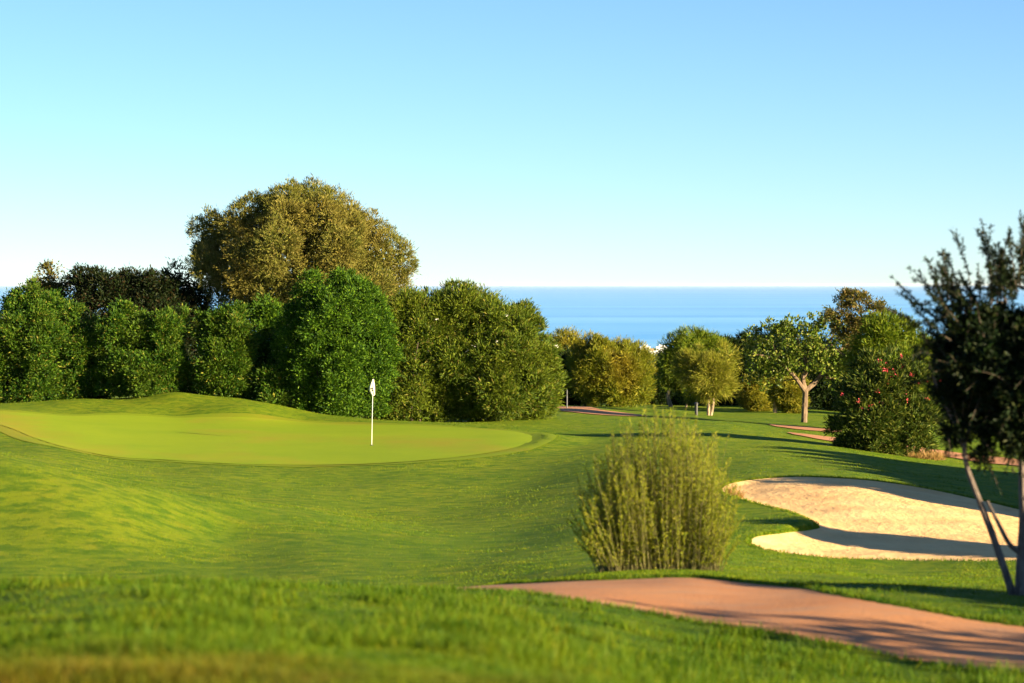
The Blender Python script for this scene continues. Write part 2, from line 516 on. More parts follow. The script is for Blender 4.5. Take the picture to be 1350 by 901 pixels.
M = dict(
    turf=mat_turf(), blade=mat_blade(), green=mat_green(), collar=mat_green('collar_turf', .80), sand=mat_sand(), path=mat_path(), sea=mat_sea(),
    hedge=mat_leaf('hedge_leaf', [(0, (.012, .045, .003)), (.5, (.031, .083, .004)), (.9, (.105, .18, .011)), (1, (.25, .2, .03))], (.075, .115, .008)),
    deep=mat_leaf('deep_green_leaf', [(0, (.014, .045, .003)), (.6, (.044, .105, .005)), (1, (.14, .235, .012))]),
    oleander=mat_leaf('oleander_leaf', [(0, (.030, .060, .004)), (.5, (.070, .110, .008)), (.9, (.17, .205, .014)), (1, (.22, .16, .04))], (.11, .14, .008), pscale=.5),
    oleander_shaded=mat_leaf('shaded_oleander_leaf', [(0, (.012, .028, .003)), (.6, (.048, .078, .007)), (1, (.17, .18, .025))]),  # oleander leaf darkened: shade from neighbouring trees put into the colour
    olive=mat_leaf('wild_olive_leaf', [(0, (.055, .068, .008)), (.5, (.13, .14, .020)), (.9, (.22, .205, .04)), (1, (.34, .25, .07))], (.24, .175, .035), trans=.2, pscale=.35),
    dark=mat_leaf('dark_leaf', [(0, (.006, .012, .003)), (.7, (.014, .026, .004)), (1, (.04, .022, .008))], trans=.1),
    pine=mat_leaf('pine_needle', [(0, (.07, .10, .005)), (.6, (.165, .185, .010)), (1, (.26, .23, .02))], (.27, .19, .018), pscale=.45),
    pine_green=mat_leaf('green_pine_needle', [(0, (.05, .095, .005)), (.6, (.13, .185, .010)), (1, (.21, .23, .018))]),
    shaded_pine=mat_leaf('shaded_pine_needle', [(0, (.006, .016, .003)), (.8, (.018, .036, .004)), (1, (.05, .065, .007))], trans=.1),  # shade on the evergreens behind the pines is painted into this colour
    willow=mat_leaf('feathery_leaf', [(0, (.12, .14, .012)), (.6, (.21, .215, .016)), (1, (.30, .26, .04))]),
    gold=mat_leaf('golden_shrub_leaf', [(0, (.11, .13, .009)), (.6, (.21, .20, .012)), (1, (.30, .24, .025))]),
    carob=mat_leaf('carob_leaf', [(0, (.04, .075, .006)), (.6, (.10, .145, .013)), (1, (.22, .22, .04))], rough=.4),
    rust=mat_leaf('rusty_leaf', [(0, (.05, .055, .008)), (.6, (.115, .105, .016)), (1, (.22, .14, .04))]),
    broom=mat_leaf('broom_leaf', [(0, (.12, .16, .009)), (.6, (.245, .275, .014)), (1, (.40, .36, .034))], trans=.4),
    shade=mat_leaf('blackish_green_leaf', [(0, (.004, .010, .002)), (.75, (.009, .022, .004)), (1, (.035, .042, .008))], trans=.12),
    dry=mat_leaf('dry_grass', [(0, (.22, .12, .03)), (1, (.42, .27, .09))], trans=.3),
    bark_grey=mat_bark('grey_bark', (.11, .08, .055), (.30, .215, .14)),
    bark_tan=mat_bark('tan_bark', (.20, .12, .06), (.44, .30, .17)),
    bark_pale=mat_bark('pale_bark', (.17, .12, .075), (.36, .27, .17)),
    bark_brown=mat_bark('brown_bark', (.07, .045, .028), (.22, .145, .085)),
    bark_near=mat_bark('mottled_bark', (.045, .03, .024), (.22, .17, .135), 9),
    bark_dark=mat_bark('dark_bark', (.035, .024, .016), (.10, .07, .045)),
    green_twig=mat_bark('green_twig', (.09, .09, .02), (.25, .21, .08), 20),
    white_petal=mat_plain('white_petal', (.75, .72, .62), .6),
    pink_petal=mat_plain('pink_petal', (.50, .045, .055), .6),
    white=mat_plain('white_paint', (.80, .78, .70), .45, .04),
    flag=mat_plain('flag_cloth', (.80, .74, .50), .8, .04),
    ink=mat_plain('dark_print', (.03, .03, .03), .7),
    black=mat_plain('black_paint', (.02, .02, .02), .5),
    grey=mat_plain('grey_metal', (.12, .12, .12), .45, .1, 20),
    wall=mat_plain('white_render', (.80, .79, .76), .8, .04, .3),
    roof=mat_plain('clay_tile', (.42, .22, .13), .85, .2, 2),
    glass=mat_plain('window_glass', (.03, .04, .05), .1),
)

_n2 = np.roll(GREEN, -1, 0) - np.roll(GREEN, 1, 0)
_n2 = unit(np.stack([_n2[:, 1], -_n2[:, 0]], 1))
if sdist(GREEN, *(GREEN[:4] + _n2[:4] * .1).T).sum() > 0:
    _n2 = -_n2
COLLAR = GREEN + _n2 * .75
# ------------------------------------------------------------------ ground, sea
def grid_axis(segs):
    out = []
    for a, b, s in segs:
        out.append(np.arange(a, b - 1e-6, s))
    return np.concatenate(out + [[segs[-1][1]]])
xs = grid_axis([(-28, -10, .4), (-10, -1, .2), (-1, 12.5, .125), (12.5, 30, .5)])
xs = np.r_[-np.geomspace(4000, 29, 26), xs, np.geomspace(31, 4000, 26)]
ys = grid_axis([(5, 26, .16), (26, 36, .2), (36, 60, .125), (60, 112, .28), (112, 165, .6)])
ys = np.r_[np.linspace(-60, 4, 12), ys, np.geomspace(168, 3500, 60)]
GX, GY = np.meshgrid(xs, ys)
GZ = hr(GX, GY)
nx, ny = len(xs), len(ys)
i = (np.arange(ny - 1)[:, None] * nx + np.arange(nx - 1)[None])
Q = np.stack([i, i + 1, i + 1 + nx, i + nx], -1).reshape(-1, 4)
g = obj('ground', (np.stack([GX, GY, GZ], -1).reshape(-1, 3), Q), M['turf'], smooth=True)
g['kind'] = 'structure'

def patch(name, P, step, zfun, mat):
    x0, y0 = P.min(0); x1, y1 = P.max(0)
    gx, gy = np.meshgrid(np.arange(x0, x1, step), np.arange(y0, y1, step))
    gx = gx.ravel() + rng.uniform(-.1, .1, gx.size) * step; gy = gy.ravel()
    k = sdist(P, gx, gy) > step * .45
    pts = np.concatenate([P, np.stack([gx[k], gy[k]], 1)])
    n = len(P)
    r = delaunay_2d_cdt([Vector(p) for p in pts], [(q, (q + 1) % n) for q in range(n)], [], 1, 1e-5)
    v = np.array([(a.x, a.y) for a in r[0]])
    f = np.array([list(t) for t in r[2] if len(t) == 3])
    z = zfun(v[:, 0], v[:, 1])
    tri = np.stack([v[:, 0], v[:, 1], z], 1)
    # wind upward
    a, b_, c = tri[f[:, 0]], tri[f[:, 1]], tri[f[:, 2]]
    flip = np.cross(b_ - a, c - a)[:, 2] < 0
    f[flip] = f[flip][:, ::-1]
    o = obj(name, (tri, f), mat, smooth=True)
    o['kind'] = 'structure'
    return o
patch('green_collar', COLLAR, .35, lambda x, y: hr(x, y) + .012, M['collar'])
patch('putting_green', GREEN, .45, lambda x, y: height(x, y) + .016, M['green'])

def sand_z(x, y):
    d = np.clip(sdist(SAND, x, y), 0, 9)
    return height(x, y) + .035 - .06 * np.clip(d / .3, 0, 1) + .02 * np.sin(x * 2.3 + 1.7 * np.sin(y * 1.1)) * np.sin(y * 1.7 + x) * np.clip(d, 0, 1)
patch('sand', SAND, .18, sand_z, M['sand'])
patch('path', PATH, .25, lambda x, y: height(x, y) - .012, M['path'])
patch('far_path', FPATH, .5, lambda x, y: height(x, y) + .03, M['path'])
patch('right_path', RPATH, .5, lambda x, y: height(x, y) + .03, M['path'])
patch('trail', TPATH, .5, lambda x, y: height(x, y) + .03, M['path'])
sea = obj('sea', (np.array([(-1.4e5, 3200, -80), (1.4e5, 3200, -80), (1.4e5, 1.45e5, -80), (-1.4e5, 1.45e5, -80)], float), np.array([(0, 1, 2, 3)])), M['sea'])
sea['kind'] = 'structure'

# ------------------------------------------------------------------ grass blades
def blades(x, y, z, hgt, wid, lean=.45):
    n = len(x)
    th = rng.uniform(0, 2 * np.pi, n)
    s = np.stack([np.cos(th), np.sin(th), np.zeros(n)], 1) * wid[:, None] / 2
    ln = np.stack([rng.normal(0, lean, n), rng.normal(0, lean, n), np.ones(n)], 1)
    tip = unit(ln) * hgt[:, None]
    b0 = np.stack([x, y, z - .006], 1)
    V = np.stack([b0 - s, b0 + s, b0 + tip * .6 + s * .7 + np.array([0, 0, .0]), b0 + tip - s * .1], 1).reshape(-1, 3)
    Q = np.arange(4 * n).reshape(n, 4)
    return V, Q

def free(x, y, margin=0.02):
    k = np.ones(len(x), bool)
    for P in (GREEN, SAND, PATH, FPATH, RPATH, TPATH):
        x0, y0 = P.min(0) - .3; x1, y1 = P.max(0) + .3
        m = (x > x0) & (x < x1) & (y > y0) & (y < y1) & k
        if m.any():
            k[np.where(m)[0]] &= sdist(P, x[m], y[m]) < -margin
    return k

def scatter(n, y0, y1, xm=None):
    """even over the picture's field: thinner with distance"""
    y = 1 / rng.uniform(1 / y1, 1 / y0, n)
    x = rng.uniform(-1, 1, n) * (y * .215 + .8)
    k = free(x, y)
    return x[k], y[k]

def patchy(x, y):
    return np.sin(x * 1.7 + 2 * np.sin(y * .9)) * np.sin(y * 1.3 + 1.5 * np.sin(x * 1.1)) + .5 * np.sin(x * 4.1 + y * 2.3) * np.sin(y * 3.7 - x * 1.9)

parts = []
x, y = scatter(330000, 8.6, 27)
t = patchy(x, y)
hh = (.020 + .075 * np.clip(t - .1, 0, 1.2)) * rng.uniform(.6, 1.5, len(x))
parts.append(blades(x, y, hr(x, y), hh, .0045 + .00022 * y, .55))
x, y = scatter(380000, 26, 112)
t = patchy(x * .5, y * .5)
k = rng.random(len(x)) < .35 + .6 * (t > .1)
x, y, t = x[k], y[k], t[k]
hh = (.012 + .00016 * y + .008 * np.clip(t, 0, 1)) * rng.uniform(.6, 1.4, len(x))
parts.append(blades(x, y, hr(x, y), hh, .004 + .00024 * y, .7))
# coarse tufts on the near rise
tx_, ty_ = scatter(900, 13, 23.5)
k = patchy(tx_ * 1.3 + 2, ty_ * 1.1) > .05
for a, b_ in zip(tx_[k], ty_[k]):
    n_ = int(rng.uniform(50, 130))
    rr = rng.uniform(.05, .16)
    x = a + rng.normal(0, rr, n_); y = b_ + rng.normal(0, rr, n_)
    f_ = free(x, y, .06)
    x, y = x[f_], y[f_]
    if len(x):
        parts.append(blades(x, y, hr(x, y), rng.uniform(.05, .125) * rng.uniform(.6, 1.2, len(x)), np.full(len(x), .008), .5))
# longer fringe along the edges of the near path, the sand and the green
for P, step, hb, wb, out in ((PATH, .004, .05, .009, .12), (SAND, .006, .05, .014, .10), (COLLAR, .02, .025, .022, .25)):
    R = resample(P, step)
    c = P.mean(0)
    nrm = np.roll(R, -1, 0) - np.roll(R, 1, 0)
    nrm = unit(np.stack([nrm[:, 1], -nrm[:, 0]], 1))
    s = np.sign(sdist(P, *(R[:5] + nrm[:5] * .05).T).sum())
    R = R - s * nrm * rng.uniform(-.02, out, len(R))[:, None]
    parts.append(blades(R[:, 0], R[:, 1], hr(R[:, 0], R[:, 1]), hb * rng.uniform(.5, 1.3, len(R)), np.full(len(R), wb), .6))
o = obj('grass', cat_vf(parts), M['blade'])
o['kind'] = 'stuff'
tag(o, 'short green grass covering the fairway, mounds and path verges', 'grass')

# ------------------------------------------------------------------ foliage
def leaf_quads(P, A, L, W, fold=.18):
    n = len(P)
    A = unit(A)
    s = unit(np.cross(A, rng.normal(size=(n, 3))))
    nn = np.cross(A, s)
    L = L[:, None]; W = W[:, None]
    V = np.stack([P, P + A * L * .45 + s * W * .5 + nn * W * fold, P + A * L, P + A * L * .5 - s * W * .5 + nn * W * fold], 1).reshape(-1, 3)
    return V, np.arange(4 * n).reshape(n, 4)

def crown(blobs, n_leaf, cl_r, leaf, wid, up=.25, outw=.7, rough=.10, gap=0.12, fill=.22, back=.45, floor=.04, fuzz=.0, seed=None, zsq=.8):
    """leaves gathered in tufts over the surface of a set of ellipsoids, with larger inner leaves; returns (V,F), tuft centres, normals"""
    r_ = np.random.default_rng(seed if seed is not None else rng.integers(1 << 30))
    B = np.array(blobs, float)
    area = ((B[:, 3] * B[:, 4]) ** 1.6 + (B[:, 3] * B[:, 5]) ** 1.6 + (B[:, 4] * B[:, 5]) ** 1.6) ** (1 / 1.6)
    tot = area.sum() * 4 * np.pi / 3 ** (1 / 1.6)
    nc = max(12, int(1.0 * tot / (np.pi * cl_r ** 2)))
    pick = r_.choice(len(B), nc * 4, p=area / area.sum())
    d = unit(r_.normal(size=(nc * 4, 3)))
    keep = r_.random(nc * 4) < np.where(d[:, 1] > .35, back, 1.0)
    pick, d = pick[keep], d[keep]
    ph = r_.uniform(0, 6.28, 6)
    lump = 1 + rough * (np.sin(5 * d[:, 0] + ph[0] + pick) * np.sin(4 * d[:, 2] + ph[1]) + .7 * np.sin(9 * d[:, 0] + 7 * d[:, 2] + ph[2] + 2 * pick) + .5 * r_.normal(size=len(d)))
    b = B[pick]
    c = b[:, :3] + d * b[:, 3:] * lump[:, None]
    nrm = unit(d / b[:, 3:])
    ins = np.zeros(len(c), bool)
    for k in range(len(B)):
        q = (((c - B[k, :3]) / (B[k, 3:] * .86)) ** 2).sum(1) < 1
        ins |= q & (pick != k)
    ok = ~ins & (c[:, 2] > floor)
    if gap:
        f_ = .55 / cl_r
        g_ = np.sin(c[:, 0] * 2.1 * f_ + ph[3] + 1.5 * np.sin(c[:, 2] * f_)) * np.sin(c[:, 2] * 2.3 * f_ + ph[4] + 1.5 * np.sin(c[:, 0] * 1.3 * f_)) + .35 * r_.normal(size=len(c))
        ok &= g_ > np.quantile(g_, gap)
    c, nrm = c[ok][:nc], nrm[ok][:nc]
    nc = len(c)
    per = np.maximum(1, r_.poisson(n_leaf / nc, nc))
    idx = np.repeat(np.arange(nc), per)
    n = len(idx)
    rad = cl_r * np.repeat(r_.uniform(.6, 1.25, nc), per)
    off = r_.normal(size=(n, 3)) * .42
    off[:, 2] *= zsq
    P = c[idx] + off * rad[:, None]
    A = nrm[idx] * outw + off * .8 + r_.normal(size=(n, 3)) * .45 + np.array([0, 0, up])
    k = P[:, 2] > floor * .5
    P, A = P[k], A[k]
    L = leaf * r_.uniform(.65, 1.35, len(P)); Wd = wid * r_.uniform(.7, 1.3, len(P))
    parts = [leaf_quads(P, A, L, Wd)]
    if fill:
        m = int(n_leaf * fill)
        pk = r_.choice(len(B), m, p=area / area.sum())
        dd = unit(r_.normal(size=(m, 3))) * (r_.uniform(.35, .72, m)[:, None])
        P2 = B[pk, :3] + dd * B[pk, 3:]
        P2 = P2[P2[:, 2] > floor]
        parts.append(leaf_quads(P2, r_.normal(size=P2.shape), np.full(len(P2), max(leaf * 1.8, cl_r * .6)), np.full(len(P2), max(wid * 2.2, cl_r * .4))))
    return cat_vf(parts), c, nrm

def clumpify(blobs, rc, dens=1.0, out=.92, seed=3):
    """break smooth lobes into many rounded boughs of about rc metres"""
    r_ = np.random.default_rng(seed)
    res = []
    for b in blobs:
        b = np.array(b, float)
        k = np.minimum(1, b[3:] / (rc * 1.6))
        core = b.copy(); core[3:] = np.maximum(b[3:] - rc * 1.15, b[3:] * .5)
        res.append(tuple(core))
        area = 4 * np.pi * (b[3] * b[4] * b[5]) ** (2 / 3)
        n = int(dens * area / (np.pi * rc ** 2))
        d = unit(r_.normal(size=(n, 3)))
        for q in d:
            rr = rc * r_.uniform(.55, 1.25) * k.min()
            c = b[:3] + q * (b[3:] - rr * .55) * out * r_.uniform(.93, 1.06)
            res.append((c[0], c[1], c[2], rr * r_.uniform(.8, 1.2), rr, rr * r_.uniform(.8, 1.2)))
    return res

def at(px, py, Y):
    return np.array([(px - 675) / F * Y, Y, -(py - HY) / F * Y])

def base_at(px, Y):
    x = (px - 675) / F * Y
    return np.array([x, Y, h1(x, Y)])

def blobs_at(base, Y, lst):
    """(column, row, half width, half height [, nearer/farther, depth half]) of each lobe -> metres from the plant's base"""
    out = []
    s = Y / F
    for b in lst:
        px, py, rx, rz = b[:4]
        dy = b[4] if len(b) > 4 else 0
        ry = b[5] if len(b) > 5 else rx * s
        p = at(px, py, Y) - base
        out.append((p[0], dy, p[2], rx * s, ry, rz * s))
    return out

def stems_vf(n, base_r, h, spread, r0=.04, sides=5):
    ps = []
    for k in range(n):
        a = rng.uniform(0, 6.28)
        b = np.array([math.cos(a), math.sin(a), 0]) * base_r * rng.uniform(.2, 1)
        t = b + np.array([math.cos(a), math.sin(a), 0]) * spread * rng.uniform(.3, 1) + np.array([0, 0, h * rng.uniform(.7, 1)])
        m = (b + t) / 2 + rng.normal(size=3) * .08 * h * .5
        b[2] = -.1
        ps.append(tube(smooth_path([b, m, t], 7), np.linspace(r0, r0 * .35, 7) * rng.uniform(.7, 1.2), sides, .05))
    return cat_vf(ps)

def shrub(name, label, cat, px, Y, lobes, mat, n, cl, leaf, wid, group=None, bark='bark_dark', stem=(5, .5), rc=.55, dens=.85, **kw):
    b = base_at(px, Y)
    t = thing(name, label, cat, b, group)
    if group == HG:
        lobes = [(l[0], l[1] + 9, l[2] * .9, l[3]) + tuple(l[4:]) for l in lobes]
    bl = blobs_at(b, Y, lobes)
    for q, e in enumerate(bl):
        if e[2] - e[5] < 1.0:
            top = e[2] + e[5]
            bl[q] = (e[0], e[1], (top - .5) / 2, e[3], e[4], (top + .5) / 2)
    vf, c, nr = crown(clumpify(bl, rc, dens, seed=int(px)), n, cl, leaf, wid, **kw)
    obj('foliage', vf, M[mat], t)
    top = max(q[2] for q in bl)
    for q in range(stem[0]):
        obj('stem', stems_vf(1, stem[1], top, stem[1], .05), M[bark], t)
    return t, bl, c, nr

def limbs(base, Y, lst):
    """lst: polylines of (column, row, depth offset), r0, r1"""
    ps = []
    for pl, r0, r1 in lst:
        pts = [at(p[0], p[1], Y) - base + np.array([0, p[2] if len(p) > 2 else 0, 0]) for p in pl]
        k = max(6, 4 * len(pts))
        ps.append(tube(smooth_path(pts, k), np.linspace(r0, r1, k), 8, .04))
    return cat_vf(ps)

HG = 'clipped shrubs in the tall hedge behind the green'
# --- hedge behind the green, left to right
shrub('hedge_shrub', 'broad dark green hedge shrub at the left edge of the photo', 'hedge shrub', 50, 106.5,
      [(-30, 470, 55, 75), (45, 455, 70, 82, 0, 2.2), (95, 470, 45, 80), (20, 510, 80, 40), (110, 510, 35, 40)], 'hedge', 96000, .24, .125, .045, HG, stem=(8, .9), rough=.12, gap=.26)
shrub('hedge_shrub', 'bushy mid green hedge shrub with a twin bumpy top behind the mound', 'hedge shrub', 200, 105.8,
      [(168, 460, 42, 66), (220, 462, 38, 66), (195, 505, 62, 45), (150, 505, 25, 40)], 'hedge', 70000, .24, .125, .045, HG, stem=(6, .8), rough=.12, gap=.26)
shrub('hedge_shrub', 'narrow upright hedge shrub with a dark shaded right side below the olive tree', 'hedge shrub', 292, 105.3,
      [(288, 445, 36, 60), (298, 490, 38, 55), (310, 430, 25, 42)], 'hedge', 48000, .24, .125, .045, HG, stem=(5, .6), rough=.12, gap=.26)
shrub('hedge_shrub', 'dark recessed hedge shrub in the shade left of the tall rounded shrub', 'hedge shrub', 345, 112,
      [(345, 450, 34, 66), (350, 495, 34, 50)], 'deep', 22000, .30, .15, .05, HG, stem=(5, .6))
shrub('hedge_shrub', 'low leafy shrub at the foot of the hedge in front of the dark gap', 'hedge shrub', 372, 104.5,
      [(360, 512, 26, 30), (385, 515, 22, 28)], 'hedge', 12000, .24, .15, .05, HG, stem=(4, .4))
shrub('hedge_shrub', 'tall rounded deep green hedge shrub left of the flagstick', 'hedge shrub', 440, 105.2,
      [(440, 425, 70, 80, 0, 2.2), (445, 480, 78, 72, 0, 2.3), (412, 460, 48, 80), (478, 440, 45, 72), (440, 520, 68, 32)], 'deep', 115000, .23, .12, .045, HG, stem=(8, .9), rough=.07, rc=.5, gap=.2)
t, bl, c, nr = shrub('oleander', 'oleander bush directly behind the flagstick, between the rounded shrub and the widest bush', 'oleander', 535, 107,
      [(540, 455, 46, 68), (515, 500, 40, 55), (560, 500, 50, 55), (568, 425, 30, 42)], 'oleander', 54000, .25, .18, .036, 'oleander bushes right of the flagstick', up=.5, stem=(7, .9), rough=.10)
t2, bl2, c2, nr2 = shrub('oleander', 'widest oleander bush with scattered white flowers at the right end of the hedge', 'oleander', 645, 107.5,
      [(620, 450, 62, 68, 0, 2.2), (670, 475, 60, 72, 0, 2), (650, 510, 78, 46), (590, 430, 30, 46), (705, 505, 28, 46), (612, 410, 28, 30)], 'oleander', 105000, .25, .18, .036, 'oleander bushes right of the flagstick', up=.5, stem=(9, 1.2), rough=.10)

def blossoms(parent, C_, N_, n, mat, size, petals=9, zr=(-9, 99)):
    front = np.where((N_[:, 1] < .1) & (C_[:, 2] > zr[0]) & (C_[:, 2] < zr[1]))[0]
    for q in rng.choice(front, min(n, len(front)), replace=False):
        p = N_[q] * (size * 1.2 + .20)
        m = int(petals * rng.uniform(.6, 1.5))
        P = p + rng.normal(size=(m, 3)) * size * .55
        obj('blossom', leaf_quads(P, rng.normal(size=(m, 3)) + N_[q] * .8, np.full(m, size), np.full(m, size * .8)), M[mat], parent, loc=tuple(C_[q]))
blossoms(t2, c2, nr2, 16, 'white_petal', .06, 8, (2.2, 9))
blossoms(t, c, nr, 4, 'white_petal', .06, 8, (2.0, 9))

# --- dark trees over the left hedge
DG = 'dark trees rising behind the left hedge'
shrub('dark_tree', 'small brownish tree top above the left end of the hedge', 'tree', 62, 121,
      [(62, 378, 24, 24), (70, 430, 40, 50)], 'rust', 12000, .30, .14, .06, DG, gap=.2, stem=(4, .5))
shrub('dark_tree', 'dark reddish tree top peeking over the hedge left of the olive', 'tree', 125, 120,
      [(118, 368, 28, 22), (150, 385, 40, 28), (130, 440, 60, 60)], 'dark', 24000, .32, .16, .06, DG, rough=.16, stem=(5, .6))
shrub('dark_tree', 'blackish tree in shade just left of the big olive tree', 'tree', 210, 120,
      [(195, 385, 36, 26), (232, 385, 26, 28), (215, 430, 55, 60), (255, 420, 25, 40)], 'dark', 26000, .32, .16, .06, DG, rough=.14, stem=(5, .6))

# --- the big wild olive
Y = 120
b = base_at(395, Y)
t = thing('olive_tree', 'huge rounded olive tree with brownish crown towering over the hedge', 'tree', b)
bl = blobs_at(b, Y, [(395, 340, 102, 84, 0, 3.4), (333, 336, 70, 60), (448, 342, 64, 68), (400, 297, 66, 42), (300, 345, 44, 60), (490, 365, 42, 66), (415, 395, 110, 62, 0, 3.0), (275, 300, 18, 16), (268, 372, 18, 18), (352, 290, 32, 22), (405, 268, 42, 22)])
vf, c, nr = crown(clumpify(bl, .7, .75, 1.0), 190000, .24, .16, .032, up=.5, outw=1.0, rough=.18, gap=.15, fill=.14)
obj('crown', vf, M['olive'], t)
bx = lambda px, py, dy=0: (px, py, dy)
obj('trunk', limbs(b, Y, [([(398, 552), (396, 500), (392, 445)], .42, .30), ([(392, 450), (345, 400), (310, 345)], .2, .06), ([(392, 450), (420, 390), (440, 330)], .2, .06), ([(393, 455), (470, 410), (495, 370)], .18, .05), ([(392, 450), (390, 380), (388, 300)], .2, .05)]), M['bark_grey'], t)

# --- shrubs and trees beyond the fairway, right of the hedge
def tree(name, label, px, Y, lobes, mat, n, cl, leaf, wid, trunk, bark, group=None, cat='tree', rc=.7, dens=1.1, **kw):
    b = base_at(px, Y)
    t = thing(name, label, cat, b, group)
    vf, c, nr = crown(clumpify(blobs_at(b, Y, lobes), rc, dens, seed=int(px)), n, cl, leaf, wid, **kw)
    obj('crown', vf, M[mat], t)
    tr = []
    for pl, r0, r1 in trunk:
        pl = [list(p) for p in pl]
        tr.append((pl, r0, r1))
    obj('trunk', limbs(b, Y, tr), M[bark], t)
    return t, b, c, nr

def gy(px, Y):
    """row where the ground shows at this column and distance"""
    return HY - h1((px - 675) / F * Y, Y) * F / Y

PG = 'young pines beyond the fairway'
tree('pine', 'small pine bush squeezed between the oleander hedge and the golden pine', 745, 144, [(745, 462, 22, 28), (748, 500, 24, 34)], 'pine', 12000, .28, .20, .03,
     [([(745, gy(745, 144) + 2), (745, 480)], .09, .04)], 'bark_dark', PG, up=.5, rough=.13, rc=.42, dens=1.0)
tree('pine', 'golden green pine with branches down to the grass above the orange path', 805, 139, [(800, 480, 46, 34), (825, 485, 32, 34), (775, 492, 24, 40), (815, 510, 40, 26), (790, 462, 20, 18), (845, 508, 14, 24)], 'pine', 46000, .26, .20, .028,
     [([(805, gy(805, 139) + 2), (805, 470)], .12, .05)], 'bark_dark', PG, up=.6, outw=.9, rough=.2, rc=.4, dens=.8, gap=.22)
tree('pine', 'rounded green pine on a bare stem, its top reaching up to the sea', 915, 148, [(912, 465, 34, 30), (930, 478, 28, 36), (890, 485, 26, 22), (915, 505, 30, 24)], 'pine_green', 36000, .30, .20, .03,
     [([(885, gy(885, 148) + 1), (884, 535), (880, 522), (884, 512), (895, 495)], .13, .06)], 'bark_pale', PG, up=.5, outw=.9, rough=.16, rc=.5, dens=.9)
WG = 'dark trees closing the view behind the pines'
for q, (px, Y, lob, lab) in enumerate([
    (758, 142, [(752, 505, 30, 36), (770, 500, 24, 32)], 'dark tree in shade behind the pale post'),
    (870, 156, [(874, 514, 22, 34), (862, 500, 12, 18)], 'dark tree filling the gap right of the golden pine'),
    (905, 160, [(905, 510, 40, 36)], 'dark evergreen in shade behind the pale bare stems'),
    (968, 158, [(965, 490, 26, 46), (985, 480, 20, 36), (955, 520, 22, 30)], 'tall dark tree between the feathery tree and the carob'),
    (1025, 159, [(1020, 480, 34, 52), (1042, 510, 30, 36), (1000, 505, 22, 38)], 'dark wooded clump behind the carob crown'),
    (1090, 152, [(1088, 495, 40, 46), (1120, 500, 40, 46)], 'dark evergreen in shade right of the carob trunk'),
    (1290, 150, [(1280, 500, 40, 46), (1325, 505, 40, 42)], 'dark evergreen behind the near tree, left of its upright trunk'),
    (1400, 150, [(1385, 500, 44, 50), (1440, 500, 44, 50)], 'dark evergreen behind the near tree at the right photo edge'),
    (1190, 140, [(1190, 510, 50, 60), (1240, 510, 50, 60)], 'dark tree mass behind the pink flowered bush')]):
    tree('dark_evergreen', lab, px, Y, lob, 'shaded_pine', 20000, .36, .24, .05, [([(px, gy(px, Y) + 2), (px, lob[0][1])], .1, .05)], 'bark_dark', WG, rough=.12, fill=.4)
b = base_at(905, 150)
t = thing('dead_stem', 'thin pale leaning stem standing in the shade left of the feathery tree', 'dead tree', b)
obj('trunk', limbs(b, 150, [([(904, gy(905, 150) + 1), (905, 534), (908, 525), (918, 516)], .07, .03), ([(908, 526), (914, 523), (922, 521)], .03, .012)]), M['bark_pale'], t)

t, b, c, nr = tree('feathery_tree', 'loose feathery yellow green tree with two pale stems by the black post', 936, 131,
     [(930, 495, 34, 30), (940, 480, 24, 20), (953, 506, 14, 18), (913, 498, 18, 16)], 'willow', 17000, .30, .26, .022,
     [([(934, 549), (934, 530), (932, 510), (924, 485)], .09, .03), ([(937, 549), (941, 530), (937, 512), (948, 480)], .08, .03), ([(935, 520), (915, 505), (896, 496)], .04, .012), ([(936, 525), (955, 505), (964, 495)], .04, .012), ([(930, 505), (910, 485), (905, 478)], .03, .01)],
     'bark_pale', up=.2, outw=1.1, rough=.16, fill=.03, gap=.3)
shrub('golden_shrub', 'small round golden green shrub left under the carob canopy', 'shrub', 995, 141, [(992, 512, 16, 16), (997, 525, 18, 16)], 'gold', 9000, .22, .17, .03, 'golden shrubs under the carob', rough=.12)
tree('golden_shrub', 'domed golden green shrub with a short trunk beside the carob trunk', 1033, 138, [(1040, 515, 20, 24), (1025, 525, 16, 18), (1046, 528, 12, 14)], 'gold', 14000, .22, .17, .03,
     [([(1022, gy(1022, 138) + 2), (1022, 525)], .12, .08)], 'bark_tan', 'golden shrubs under the carob', cat='shrub', rough=.12)

# --- the carob with bare sunlit limbs
Y = 121
b = base_at(1060, Y)
t = thing('carob_tree', 'spreading carob tree with thick trunk and sunlit crooked limbs by the trail', 'tree', b)
L_ = [([(1060, gy(1060, Y) + 2), (1061, 535), (1062, 514)], .15, .12), ([(1061, 516), (1048, 498), (1030, 480), (1012, 470), (990, 466)], .16, .04), ([(1062, 516), (1058, 500), (1066, 485), (1060, 465), (1050, 440)], .18, .04),
      ([(1062, 515), (1078, 503), (1090, 485), (1085, 468), (1098, 450), (1108, 432)], .17, .04), ([(1085, 497), (1105, 500), (1128, 492)], .09, .03), ([(1096, 455), (1112, 470), (1122, 462)], .06, .02),
      ([(1032, 481), (1020, 455), (1000, 440)], .07, .02), ([(1058, 470), (1075, 455), (1072, 435)], .06, .02), ([(1090, 486), (1104, 472), (1118, 452), (1122, 436)], .08, .02), ([(1048, 500), (1030, 503), (1012, 498)], .06, .02)]
for q, l in enumerate(L_):                                   # limbs fan out in depth too
    dy = rng.uniform(-1.3, 1.3) if q else 0
    l0 = [(p[0], p[1], dy * k / max(1, len(l[0]) - 1)) for k, p in enumerate(l[0])]
    L_[q] = (l0, l[1] * (1 if q == 0 else .72), l[2] * (1 if q == 0 else .72))
obj('trunk', limbs(b, Y, L_), M['bark_brown'], t)
